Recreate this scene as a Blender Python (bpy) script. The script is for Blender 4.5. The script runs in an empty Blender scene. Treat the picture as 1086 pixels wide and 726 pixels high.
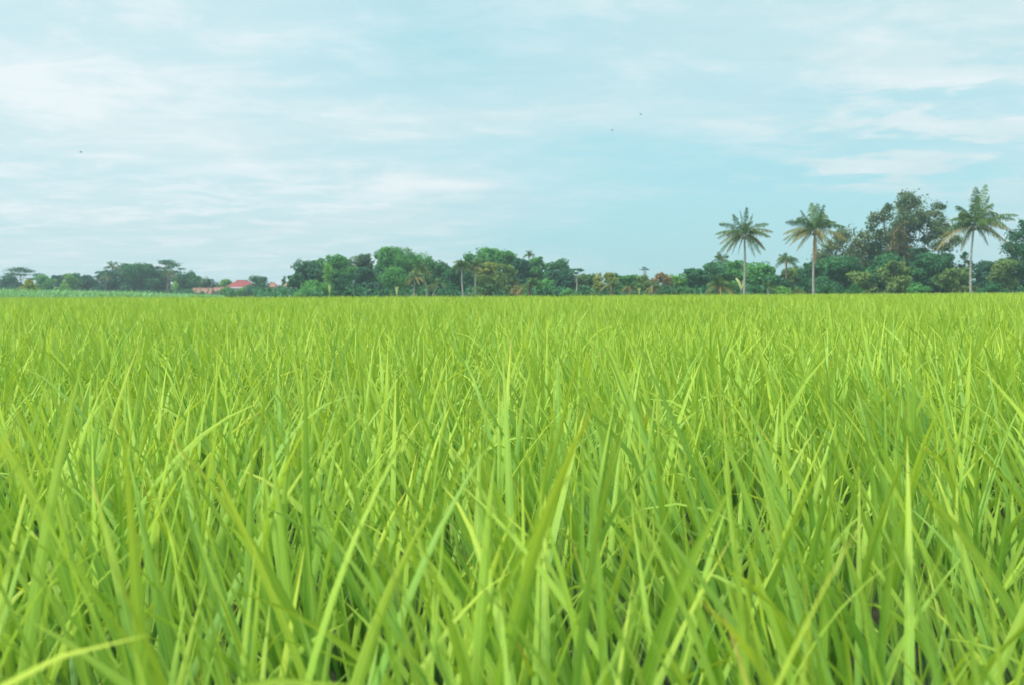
import bpy, math
import numpy as np
from mathutils import Vector, Matrix

scene = bpy.context.scene
COL = scene.collection
R = math.radians
rng = np.random.default_rng(7)

# ------------------------------------------------------------------ camera
CAM_Z = 1.15
FPX = 1056.0                       # focal length in pixels of the 1086 px wide photograph
cam_data = bpy.data.cameras.new('camera')
cam_data.sensor_width = 36.0
cam_data.lens = 35.0
cam_data.clip_start = 0.05
cam_data.clip_end = 9000
cam = bpy.data.objects.new('camera', cam_data)
COL.objects.link(cam)
cam_rot = Matrix.Rotation(R(90 - 2.82), 3, 'X') @ Matrix.Rotation(R(-0.25), 3, 'Z')
cam.matrix_world = Matrix.Translation((0, 0, CAM_Z)) @ cam_rot.to_4x4()
scene.camera = cam
cam_data.dof.use_dof = True
cam_data.dof.focus_distance = 4.2
cam_data.dof.aperture_fstop = 6.0


def pt(px, py, d):
    """World point seen at photo pixel (px, py) at depth y = d."""
    v = cam_rot @ Vector(((px - 543) / FPX, -(py - 363) / FPX, -1.0))
    s = d / v.y
    return Vector((v.x * s, d, CAM_Z + v.z * s))


# ------------------------------------------------------------------ materials
def new_mat(name):
    m = bpy.data.materials.new(name)
    m.use_nodes = True
    nt = m.node_tree
    nt.nodes.clear()
    return m, nt


def leaf_mat(name, dark, light, transl=0.35, rough=0.5, spec=0.3, stripes=False, tip=None, hue=None):
    m, nt = new_mat(name)
    N, L = nt.nodes, nt.links
    out = N.new('ShaderNodeOutputMaterial')
    at = N.new('ShaderNodeAttribute'); at.attribute_name = 'tone'
    mix = N.new('ShaderNodeMix'); mix.data_type = 'RGBA'
    mix.inputs[6].default_value = (*dark, 1); mix.inputs[7].default_value = (*light, 1)
    L.new(at.outputs['Fac'], mix.inputs[0])
    col = mix.outputs[2]
    if tip is not None:
        a2 = a2_ = N.new('ShaderNodeAttribute'); a2.attribute_name = 'along'
        mr = N.new('ShaderNodeMapRange'); mr.inputs[1].default_value = 0.35; mr.inputs[2].default_value = 1.0
        L.new(a2.outputs['Fac'], mr.inputs[0])
        a3 = a3_ = N.new('ShaderNodeAttribute'); a3.attribute_name = 'hue'
        mu = N.new('ShaderNodeMath'); mu.operation = 'MULTIPLY'
        L.new(mr.outputs[0], mu.inputs[0]); L.new(a3.outputs['Fac'], mu.inputs[1])
        mx = N.new('ShaderNodeMix'); mx.data_type = 'RGBA'
        L.new(mu.outputs[0], mx.inputs[0]); L.new(col, mx.inputs[6]); mx.inputs[7].default_value = (*tip, 1)
        col = mx.outputs[2]
    if hue is not None:      # low stems are blue green, darkened further to paint in canopy shade
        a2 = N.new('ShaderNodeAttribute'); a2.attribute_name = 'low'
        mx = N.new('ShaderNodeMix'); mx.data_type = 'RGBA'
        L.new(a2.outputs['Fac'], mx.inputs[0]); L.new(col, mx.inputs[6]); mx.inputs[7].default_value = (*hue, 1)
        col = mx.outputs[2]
    if stripes:
        a4 = N.new('ShaderNodeAttribute'); a4.attribute_name = 'across'
        s = N.new('ShaderNodeMath'); s.operation = 'MULTIPLY'; s.inputs[1].default_value = 26
        L.new(a4.outputs['Fac'], s.inputs[0])
        c = N.new('ShaderNodeMath'); c.operation = 'SINE'; L.new(s.outputs[0], c.inputs[0])
        mr2 = N.new('ShaderNodeMapRange'); mr2.inputs[1].default_value = -1; mr2.inputs[2].default_value = 1
        mr2.inputs[3].default_value = 0.90; mr2.inputs[4].default_value = 1.10
        L.new(c.outputs[0], mr2.inputs[0])
        ab = N.new('ShaderNodeMath'); ab.operation = 'ABSOLUTE'; L.new(a4.outputs['Fac'], ab.inputs[0])
        mid = N.new('ShaderNodeMapRange'); mid.inputs[1].default_value = 0.0; mid.inputs[2].default_value = 0.12
        mid.inputs[3].default_value = 1.4; mid.inputs[4].default_value = 1.0
        L.new(ab.outputs[0], mid.inputs[0])
        mm = N.new('ShaderNodeMath'); mm.operation = 'MULTIPLY'
        L.new(mr2.outputs[0], mm.inputs[0]); L.new(mid.outputs[0], mm.inputs[1])
        sc = N.new('ShaderNodeVectorMath'); sc.operation = 'SCALE'
        L.new(col, sc.inputs[0]); L.new(mm.outputs[0], sc.inputs['Scale'])
        col = sc.outputs[0]
    if stripes:      # some tips have dried to straw
        d1 = N.new('ShaderNodeMapRange'); d1.inputs[1].default_value = .86; d1.inputs[2].default_value = .97
        L.new(a2_.outputs['Fac'], d1.inputs[0])
        d2 = N.new('ShaderNodeMapRange'); d2.inputs[1].default_value = .70; d2.inputs[2].default_value = .78
        L.new(a3_.outputs['Fac'], d2.inputs[0])
        dm = N.new('ShaderNodeMath'); dm.operation = 'MULTIPLY'; L.new(d1.outputs[0], dm.inputs[0]); L.new(d2.outputs[0], dm.inputs[1])
        dx = N.new('ShaderNodeMix'); dx.data_type = 'RGBA'; L.new(dm.outputs[0], dx.inputs[0]); L.new(col, dx.inputs[6])
        dx.inputs[7].default_value = (0.50, 0.36, 0.14, 1); col = dx.outputs[2]
    p = N.new('ShaderNodeBsdfPrincipled')
    p.inputs['Roughness'].default_value = rough
    p.inputs['Specular IOR Level'].default_value = spec
    L.new(col, p.inputs['Base Color'])
    tr = N.new('ShaderNodeBsdfTranslucent')
    tc = N.new('ShaderNodeMix'); tc.data_type = 'RGBA'; tc.blend_type = 'MULTIPLY'; tc.inputs[0].default_value = 1
    L.new(col, tc.inputs[6]); tc.inputs[7].default_value = (1.35, 1.25, 0.7, 1)
    L.new(tc.outputs[2], tr.inputs['Color'])
    ms = N.new('ShaderNodeMixShader'); ms.inputs[0].default_value = transl
    L.new(p.outputs[0], ms.inputs[1]); L.new(tr.outputs[0], ms.inputs[2])
    L.new(ms.outputs[0], out.inputs[0])
    return m


def noise_mat(name, c1, c2, scale=2.0, rough=0.85, spec=0.2, bump=0.3, stretch=(1, 1, 1), coord='Object', detail=5, lo=0.35, hi=0.65):
    m, nt = new_mat(name)
    N, L = nt.nodes, nt.links
    out = N.new('ShaderNodeOutputMaterial')
    tc = N.new('ShaderNodeTexCoord'); mp = N.new('ShaderNodeMapping'); mp.inputs['Scale'].default_value = stretch
    L.new(tc.outputs[coord], mp.inputs[0])
    nz = N.new('ShaderNodeTexNoise'); nz.inputs['Scale'].default_value = scale; nz.inputs['Detail'].default_value = detail
    L.new(mp.outputs[0], nz.inputs['Vector'])
    rp = N.new('ShaderNodeMapRange'); rp.inputs[1].default_value = lo; rp.inputs[2].default_value = hi
    L.new(nz.outputs['Fac'], rp.inputs[0])
    mx = N.new('ShaderNodeMix'); mx.data_type = 'RGBA'
    mx.inputs[6].default_value = (*c1, 1); mx.inputs[7].default_value = (*c2, 1)
    L.new(rp.outputs[0], mx.inputs[0])
    p = N.new('ShaderNodeBsdfPrincipled')
    p.inputs['Roughness'].default_value = rough; p.inputs['Specular IOR Level'].default_value = spec
    L.new(mx.outputs[2], p.inputs['Base Color'])
    if bump:
        b = N.new('ShaderNodeBump'); b.inputs['Strength'].default_value = bump
        L.new(nz.outputs['Fac'], b.inputs['Height']); L.new(b.outputs[0], p.inputs['Normal'])
    L.new(p.outputs[0], out.inputs[0])
    return m


M = {}
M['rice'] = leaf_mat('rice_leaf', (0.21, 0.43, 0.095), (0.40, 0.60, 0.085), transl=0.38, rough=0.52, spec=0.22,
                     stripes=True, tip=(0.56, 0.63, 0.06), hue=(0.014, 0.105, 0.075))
M['crop'] = leaf_mat('crop_leaf', (0.11, 0.34, 0.14), (0.30, 0.56, 0.25), transl=0.3, tip=(0.3, 0.45, 0.2))
M['bund'] = leaf_mat('bund_grass_leaf', (0.10, 0.22, 0.03), (0.28, 0.38, 0.05), transl=0.35, tip=(0.4, 0.42, 0.1))
PAL = {
    'dark':   ((0.024, 0.125, 0.060), (0.09, 0.29, 0.11)),
    'blue':   ((0.024, 0.110, 0.078), (0.08, 0.24, 0.135)),
    'green':  ((0.040, 0.190, 0.065), (0.16, 0.44, 0.11)),
    'bright': ((0.10, 0.30, 0.06), (0.29, 0.53, 0.10)),
    'olive':  ((0.055, 0.155, 0.055), (0.25, 0.37, 0.10)),
    'yellow': ((0.17, 0.27, 0.06), (0.50, 0.50, 0.12)),
    'brown':  ((0.055, 0.145, 0.080), (0.26, 0.32, 0.17)),
    'rust':   ((0.14, 0.16, 0.07), (0.42, 0.32, 0.17)),
    'grey':   ((0.05, 0.145, 0.090), (0.20, 0.30, 0.18)),
}
for k, (a, b) in PAL.items():
    M[k] = leaf_mat('leaf_' + k, a, b, transl=0.3, rough=0.55, spec=0.25)
M['frond'] = leaf_mat('palm_frond_green', (0.026, 0.105, 0.032), (0.15, 0.26, 0.055), transl=0.3, rough=0.45, spec=0.35)
M['frond_old'] = leaf_mat('palm_frond_yellowing', (0.15, 0.20, 0.05), (0.42, 0.34, 0.13), transl=0.3)
M['frond_dead'] = leaf_mat('palm_frond_dead', (0.22, 0.15, 0.08), (0.48, 0.36, 0.22), transl=0.2)
M['banana'] = leaf_mat('banana_leaf', (0.12, 0.30, 0.07), (0.30, 0.50, 0.14), transl=0.4, rough=0.4, spec=0.4)
M['pale_leaf'] = leaf_mat('pale_young_leaf', (0.40, 0.50, 0.18), (0.62, 0.66, 0.30), transl=0.4)
M['bark'] = noise_mat('bark_brown', (0.09, 0.07, 0.055), (0.22, 0.18, 0.14), 3, stretch=(1, 1, .3))
M['bark_pale'] = noise_mat('bark_pale', (0.30, 0.28, 0.24), (0.52, 0.50, 0.44), 3, stretch=(1, 1, .5))
M['palm_bark'] = noise_mat('palm_bark', (0.17, 0.17, 0.15), (0.40, 0.40, 0.36), 2.5, stretch=(.4, .4, 4))
M['nut'] = noise_mat('coconut_husk', (0.18, 0.16, 0.04), (0.35, 0.22, 0.06), 4)
M['mud'] = noise_mat('paddy_mud', (0.035, 0.028, 0.022), (0.10, 0.085, 0.07), 9, rough=0.35, spec=0.5, bump=0.6)
M['earth'] = noise_mat('grassy_ground', (0.05, 0.09, 0.03), (0.12, 0.17, 0.05), .4, bump=0.2)
M['rooftile_red'] = noise_mat('red_roof_tiles', (0.24, 0.055, 0.062), (0.33, 0.09, 0.095), 1.2, stretch=(1, 1, 6))
M['rooftile_orange'] = noise_mat('orange_roof_tiles', (0.25, 0.13, 0.10), (0.36, 0.20, 0.16), 1.0, stretch=(1, 1, 6))
M['rooftile_tan'] = noise_mat('tan_roof_tiles', (0.30, 0.18, 0.13), (0.46, 0.31, 0.22), 1.0, stretch=(1, 1, 6))
M['plaster'] = noise_mat('white_plaster', (0.62, 0.64, 0.62), (0.78, 0.79, 0.76), 0.8, bump=0.05)
M['plaster_blue'] = noise_mat('pale_blue_plaster', (0.38, 0.52, 0.54), (0.52, 0.64, 0.65), 0.8, bump=0.05)
M['window'] = noise_mat('dark_window', (0.02, 0.03, 0.035), (0.04, 0.05, 0.055), 1, rough=0.15, spec=0.6, bump=0)
M['wood'] = noise_mat('dark_wood', (0.07, 0.045, 0.03), (0.15, 0.10, 0.07), 2)
M['fascia'] = noise_mat('white_fascia', (0.75, 0.75, 0.73), (0.82, 0.82, 0.8), 1, bump=0)
M['bird'] = noise_mat('bird_feathers', (0.30, 0.33, 0.34), (0.42, 0.44, 0.45), 5, bump=0)


# ------------------------------------------------------------------ mesh helpers
class Geo:
    def __init__(self):
        self.v, self.q, self.n = [], [], 0
        self.a = {}

    def add(self, verts, quads, **attrs):
        verts = np.asarray(verts, np.float32).reshape(-1, 3)
        quads = np.asarray(quads, np.int64).reshape(-1, 4)
        for k in set(self.a) | set(attrs):
            val = attrs.get(k, 0.5)
            arr = np.broadcast_to(np.asarray(val, np.float32), (len(verts),)) if np.ndim(val) == 0 else np.asarray(val, np.float32).ravel()
            if k not in self.a:
                self.a[k] = [np.zeros(self.n, np.float32)] if self.n else []
            self.a[k].append(arr)
        self.v.append(verts); self.q.append(quads + self.n); self.n += len(verts)

    def build(self, name, mat, parent=None, smooth=True, origin=(0, 0, 0)):
        v = np.concatenate(self.v) - np.asarray(origin, np.float32)
        q = np.concatenate(self.q)
        me = bpy.data.meshes.new(name)
        me.vertices.add(len(v)); me.vertices.foreach_set('co', v.astype(np.float32).ravel())
        me.loops.add(len(q) * 4); me.loops.foreach_set('vertex_index', q.astype(np.int32).ravel())
        me.polygons.add(len(q))
        me.polygons.foreach_set('loop_start', np.arange(0, len(q) * 4, 4, dtype=np.int32))
        me.polygons.foreach_set('loop_total', np.full(len(q), 4, np.int32))
        me.polygons.foreach_set('use_smooth', np.full(len(q), smooth, bool))
        me.update(calc_edges=True)
        for k, lst in self.a.items():
            at = me.attributes.new(k, 'FLOAT', 'POINT')
            at.data.foreach_set('value', np.concatenate(lst))
        me.materials.append(mat)
        o = bpy.data.objects.new(name, me)
        COL.objects.link(o)
        if parent:
            o.parent = parent
        else:
            o.location = origin
        return o


def tag(o, label, cat, group=None, kind=None):
    if label: o['label'] = label
    if cat: o['category'] = cat
    if group: o['group'] = group
    if kind: o['kind'] = kind
    return o


def thing(name, label, cat, loc, group=None):
    o = bpy.data.objects.new(name, None)
    o.empty_display_size = 0.5
    o.location = loc
    COL.objects.link(o)
    return tag(o, label, cat, group)


def tube(g, pts, rad, sides=8, tone=0.5):
    pts = np.asarray(pts, float); n = len(pts)
    rad = np.broadcast_to(np.asarray(rad, float), (n,))
    t = np.gradient(pts, axis=0); t /= np.linalg.norm(t, axis=1)[:, None] + 1e-9
    ref = np.array([0.13, 1.0, 0.07])
    a = np.cross(t, ref); a /= np.linalg.norm(a, axis=1)[:, None] + 1e-9
    b = np.cross(t, a)
    ang = np.linspace(0, 2 * np.pi, sides, endpoint=False)
    ring = pts[:, None] + rad[:, None, None] * (np.cos(ang)[None, :, None] * a[:, None] + np.sin(ang)[None, :, None] * b[:, None])
    i = np.arange(n - 1)[:, None] * sides; j = np.arange(sides)[None]; j2 = (j + 1) % sides
    q = np.stack([i + j, i + j2, i + sides + j2, i + sides + j], -1)
    g.add(ring, q, tone=tone)


def box(g, x0, x1, y0, y1, z0, z1):
    v = [(x, y, z) for z in (z0, z1) for x, y in ((x0, y0), (x1, y0), (x1, y1), (x0, y1))]
    g.add(v, [(3, 2, 1, 0), (4, 5, 6, 7), (0, 1, 5, 4), (1, 2, 6, 5), (2, 3, 7, 6), (3, 0, 4, 7)])


def unit(v):
    return v / (np.linalg.norm(v, axis=-1, keepdims=True) + 1e-9)


def leaves(g, pos, nrm, size, tone, r, aspect=0.55):
    """Rhombic leaves at pos, facing nrm."""
    n = len(pos)
    t = unit(np.cross(nrm, r.normal(size=(n, 3))))
    b = np.cross(nrm, t)
    s = (size * r.uniform(0.6, 1.25, n))[:, None]
    bend = nrm * s * 0.12
    v = np.stack([pos - t * s * .5 - bend, pos + b * s * aspect * .5, pos + t * s * .5 - bend, pos - b * s * aspect * .5], 1)
    q = np.arange(n * 4).reshape(n, 4)
    g.add(v.reshape(-1, 3), q, tone=np.repeat(np.clip(tone, 0, 1), 4))


def lobe_leaves(g, c, rad, r, leaf, cover=1.3, tone=0.5, hollow=0.62):
    """Leaves filling the outer part of one ellipsoidal clump."""
    rad = np.asarray(rad, float)
    area = 4 * math.pi * (rad[0] * rad[1] * rad[2]) ** (2 / 3)
    n = max(30, int(cover * area / (leaf * leaf * 0.28)))
    u = unit(r.normal(size=(n, 3)))
    # ragged clump: a few broad bumps move the shell in and out
    k = unit(r.normal(size=(5, 3)))
    bump = (np.clip(u @ k.T, 0, 1) ** 6).sum(1)
    if hollow < .45:
        pos = np.asarray(c) + r.normal(size=(n, 3)) * rad * .52
        leaves(g, pos, unit(u + r.normal(size=(n, 3)) * .6 + [0, 0, .4]), leaf, tone + r.normal(0, .22, n), r)
        return
    rr = (hollow + (1 - hollow) * r.random(n) ** 0.6) * (0.86 + 0.42 * bump)
    pos = np.asarray(c) + u * rad * rr[:, None]
    nrm = unit(u + r.normal(size=(n, 3)) * 0.55 + np.array([0, 0, .35]))
    leaves(g, pos, nrm, leaf, tone + r.normal(0, .2, n), r)


def limb(g, a, b, r0, r1, r, seg=5, sag=0.08):
    a = np.asarray(a, float); b = np.asarray(b, float)
    s = np.linspace(0, 1, seg)[:, None]
    L = np.linalg.norm(b - a)
    w = r.normal(size=3) * sag * L
    p = a + (b - a) * s + w * (s * (1 - s)) * 2 + np.array([0, 0, -sag * L]) * (s * (1 - s))
    tube(g, p, np.linspace(r0, r1, seg), 6)


def base_of(px, d):
    p = pt(px, 311, d)
    return np.array([p.x, d, 0.0])


def hgt(px, py, d):
    return pt(px, py, d).z


SEED = [100]


def rs():
    SEED[0] += 1
    return np.random.default_rng(SEED[0])


def tree(label, x, top, hw, d, pal='green', shape='broad', bottom=0.2, name='tree', cat='tree', cover=1.3,
         lobes=None, leaf=None, bark='bark', group=None, lean=0.0, depth=0.8, tx=None, tone=0.45, trunk_r=None, clumps=None):
    r = rs()
    b = base_of(x if tx is None else tx, d)
    H = hgt(x, top, d)
    W = hw / FPX * d
    cx = pt(x, 311, d).x - b[0]
    root = thing(name, label, cat, b, group)
    g, tk = Geo(), Geo()
    zb = H * bottom
    leaf = leaf or (0.30 + 0.0011 * d)
    R0 = trunk_r or max(0.08, H * 0.022)
    cs = []
    if clumps:
        for (qx, qy, qr) in clumps:
            c3 = pt(qx, qy, d); q = qr / FPX * d
            c = np.array([c3.x - b[0], r.normal() * W * .3, c3.z])
            cs.append((c, np.array([q * 1.1, q * 1.1, q * .85])))
            for _ in range(2):
                a = r.uniform(0, 6.28)
                cs.append((c + np.array([math.cos(a) * q * .95, r.normal() * q * .6, math.sin(a) * q * .75]), np.array([q, q, q * .8]) * r.uniform(.3, .5)))
    elif shape in ('broad', 'open'):
        hz = (H - zb) / 2
        sz = min(W, (H - zb) * .6)
        f = .40 if shape == 'broad' else .20
        n = lobes or int(np.clip(1.7 * W * (H - zb) / (sz * f * 2) ** 2 * 1.6, 12, 46))
        for i in range(n):
            lr = r.uniform(.65, 1.25) * f * sz
            t = ((i + r.random()) / n) ** .85
            if i == n - 1: t = 1.0; lr *= .8
            wt = W * (math.sqrt(max(0, 1 - (max(t - .4, 0) / .68) ** 2)) if shape == 'broad' else math.sqrt(max(.05, 1 - (abs(t - .45) / .62) ** 2)))
            side = r.uniform(-1, 1); side = math.copysign(abs(side) ** .7, side)
            px_ = side * max(wt - lr * .8, 0)
            z = min(zb + t * (H - zb), H - lr * .8)
            cs.append((np.array([cx + px_, r.uniform(-1, 1) * wt * .6 * depth, max(z, lr * .6)]), np.array([lr * 1.2, lr * 1.15, lr * .85])))
        for i in range(int(n * (1.3 if shape == 'broad' else .4))):      # small ragged sprays standing off the big clumps
            c, lr = cs[r.integers(0, n)]
            u = unit(r.normal(size=3) + np.array([0, -.2, .45]))
            q = r.uniform(.28, .5)
            cc = c + u * lr * r.uniform(.95, 1.25)
            if cc[2] + lr[2] * q > H * 1.02: continue
            cs.append((cc, lr * q))
    elif shape == 'umbrella':
        n = lobes or 9
        for i in range(n):
            a = -1 + 2 * (i + .5) / n + r.normal() * .06
            lr = W * r.uniform(.2, .34)
            z = H - lr * .25 - (a * a) * (H - zb) * .55 - r.random() * (H - zb) * .15
            if i % 3 == 2: z -= (H - zb) * r.uniform(.2, .5)
            cs.append((np.array([cx + a * (W - lr * .6), r.normal() * W * .35, z]), np.array([lr * 1.25, lr * 1.2, lr * .28])))
    elif shape == 'cone':
        n = lobes or 7
        for i in range(n):
            f = i / n
            lr = W * (1 - f) * .75 + .25
            cs.append((np.array([cx + r.normal() * W * .15, r.normal() * W * .1, zb + (H - zb) * (f * .9 + .08)]), np.array([lr, lr, (H - zb) / n * .8])))
    elif shape == 'column':
        n = lobes or 8
        for i in range(n):
            f = i / (n - 1)
            lr = W * r.uniform(.5, .8)
            cs.append((np.array([cx + r.normal() * W * .3, r.normal() * W * .2, zb + (H - zb) * f * .93]), np.array([lr, lr, lr * .8])))
    ztop = max(c[0][2] for c in cs)
    fork = np.array([cx * .6, 0, zb + (ztop - zb) * (.45 if shape == 'umbrella' or clumps else .25)])
    sg = np.linspace(0, 1, 6)[:, None]
    tp = fork * sg + np.array([r.normal() * .3, r.normal() * .2, 0]) * np.sin(sg * 3.1) * .6 + np.array([lean, 0, 0]) * sg * (1 - sg)
    tp[0] = (0, 0, -0.15)
    tube(tk, tp, R0 * (1 + .5 * np.exp(-np.linspace(0, 8, 6))) * np.linspace(1, .65, 6), 8)
    for ci, (c, lr) in enumerate(cs):
        tn = np.clip(tone + r.normal(0, .16), 0.05, .95)
        lobe_leaves(g, c, lr, r, leaf, cover * (1.0 if shape != 'open' else .72), tn, hollow=.62 if shape == 'broad' else .3)
        st = tp[r.integers(4 if clumps else 3, 6)]
        if clumps:      # branches run from clump to clump, outwards from the fork
            dd = [np.linalg.norm(q[0] - fork) for q in cs]
            near = [q for k2, q in enumerate(cs) if dd[k2] < dd[ci] - .2 and k2 % 3 == 0]
            st = min(near, key=lambda q: np.linalg.norm(q[0] - c))[0] if near else tp[5]
            limb(tk, st, c, R0 * .26, R0 * .07, r)
        elif ci % 2 == 0 or ci < 14: limb(tk, st, c - np.array([0, 0, lr[2] * .3]), R0 * .4, R0 * .1, r)
        if shape == 'open':
            for _ in range(3):
                limb(tk, c - np.array([0, 0, lr[2] * .3]), c + r.normal(size=3) * lr * .6, R0 * .14, R0 * .04, r, 3)
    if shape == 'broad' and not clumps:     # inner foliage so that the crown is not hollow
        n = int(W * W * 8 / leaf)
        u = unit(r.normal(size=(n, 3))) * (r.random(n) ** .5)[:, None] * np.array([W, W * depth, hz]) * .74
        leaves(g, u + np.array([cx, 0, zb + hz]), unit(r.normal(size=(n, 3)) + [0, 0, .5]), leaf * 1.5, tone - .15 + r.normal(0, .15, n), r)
    tk.build('trunk', M[bark], root)
    g.build('crown', M[pal], root, smooth=False)
    return root


def shrub(label, x, top, hw, d, pal='green', name='shrub', cat='shrub', cover=1.2, lobes=7, tone=0.5, leaf=None, group=None, bottom=0.0):
    r = rs()
    b = base_of(x, d); H = hgt(x, top, d); W = hw / FPX * d
    root = thing(name, label, cat, b, group)
    g, tk = Geo(), Geo()
    leaf = leaf or (.24 + .0009 * d)
    for i in range(lobes):
        lr = r.uniform(.3, .5) * min(W, H * .8)
        a = r.uniform(-1, 1) if i else 0
        z = (H - lr * .8) * (1 - .35 * a * a) * (r.uniform(.35, 1) if i else 1)
        c = np.array([a * (W - lr * .6), r.normal() * W * .4, max(z, lr * .5 + bottom * H)])
        lobe_leaves(g, c, (lr * 1.2, lr * 1.1, lr * .85), r, leaf, cover, np.clip(tone + r.normal(0, .15), 0, 1), .5)
        limb(tk, (r.normal() * .1, r.normal() * .1, -.1), c, .06, .02, r)
    n = int(W * H * 14)
    p = np.stack([r.uniform(-.85, .85, n) * W, r.normal(0, .3, n) * W, r.uniform(bottom, .75, n) * H], 1)
    leaves(g, p, unit(r.normal(size=(n, 3)) + [0, 0, .5]), leaf * 1.3, tone - .1 + r.normal(0, .15, n), r)
    tk.build('stem', M['bark'], root)
    g.build('foliage', M[pal], root, smooth=False)
    return root


def bamboo(label, x, top, hw, d, pal='green', culms=26, name='bamboo_clump', cat='bamboo', tone=.5, group=None):
    """Clump of arching culms with leafy drooping plumes."""
    r = rs()
    b = base_of(x, d); H = hgt(x, top, d); W = hw / FPX * d
    root = thing(name, label, cat, b, group)
    g, tk = Geo(), Geo()
    leaf = .26 + .001 * d
    for i in range(culms):
        az = r.uniform(0, 2 * np.pi); out = W * r.uniform(.15, .85)
        h = H * r.uniform(.65, 1.0) * (1 - .25 * (out / W) ** 2)
        s = np.linspace(0, 1, 9)
        dirv = np.array([np.cos(az), np.sin(az) * .8])
        hor = out * s ** 2 * 1.15 + s * .3
        z = h * (np.sin(s * 1.75) / np.sin(1.57)) * 1.0
        p = np.stack([dirv[0] * hor, dirv[1] * hor, z], 1)
        p[0, 2] = -.1
        tube(tk, p, np.linspace(.06, .02, 9), 5)
        n = int(240 * (H / 9))
        t = r.uniform(.25, 1.02, n)
        pp = np.stack([np.interp(t, s, p[:, k]) for k in range(3)], 1)
        sp = (.35 + .75 * np.sin(t * 2.7)) * W * .16
        pp += r.normal(size=(n, 3)) * sp[:, None] * [1, 1, .8]
        pp[:, 2] -= np.abs(r.normal(size=n)) * sp * .8
        pp[:, 2] = np.maximum(pp[:, 2], .2)
        nr = unit(r.normal(size=(n, 3)) * .7 + np.array([dirv[0], dirv[1], .6]))
        leaves(g, pp, nr, leaf, np.clip(tone + r.normal(0, .12), 0, 1) + r.normal(0, .15, n), r, .4)
    tk.build('culms', M['bark'], root)
    g.build('foliage', M[pal], root, smooth=False)
    return root


def frond_geo(p0, p1, p2, r, width=0.85, n=34, tone=.5, lw=.085, droop=.5):
    """Pinnate palm frond along a quadratic curve."""
    g = Geo()
    s = np.linspace(0, 1, 12)[:, None]
    c = (1 - s) ** 2 * p0 + 2 * s * (1 - s) * p1 + s ** 2 * p2
    tube(g, c, np.linspace(.055, .012, 12), 5, tone=.8)
    t = np.linspace(.14, .99, n)
    P = (1 - t[:, None]) ** 2 * p0 + 2 * t[:, None] * (1 - t[:, None]) * p1 + t[:, None] ** 2 * p2
    T = unit(2 * (1 - t[:, None]) * (p1 - p0) + 2 * t[:, None] * (p2 - p1))
    up = np.array([0, 0, 1.0])
    roll = r.normal() * .5
    S = unit(np.cross(T, up + np.array([r.normal(), r.normal(), 0]) * .15) + np.array([1e-3, 2e-3, 0]))
    S = S * math.cos(roll) + np.cross(S, T) * math.sin(roll)
    Lf = width * (np.sin(np.pi * (t * .84 + .12)) ** .7) * r.uniform(.65, 1.15, n)
    for sg in (-1, 1):
        jt = r.normal(size=(n, 3)) * .09
        dr = unit(S * sg + T * r.uniform(.45, .95, n)[:, None] - up * (droop * r.uniform(.4, 1.5, n))[:, None] + jt)
        mid = P + dr * (Lf * .5)[:, None]
        end = mid + unit(dr - up * r.uniform(.3, 1.3, n)[:, None] + jt) * (Lf * .5)[:, None]
        w2 = unit(T + jt) * (lw * .5 * r.uniform(.6, 1.3, n))[:, None]
        v = np.stack([P - w2 * .6, P + w2 * .6, mid + w2, mid - w2, end + w2 * .15, end - w2 * .15], 1)
        base = np.arange(n)[:, None] * 6
        q = np.concatenate([base + [0, 1, 2, 3], base + [3, 2, 4, 5]])
        g.add(v.reshape(-1, 3), q, tone=np.repeat(np.clip(tone + r.normal(0, .2, n), 0, 1), 6))
    return g


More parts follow.
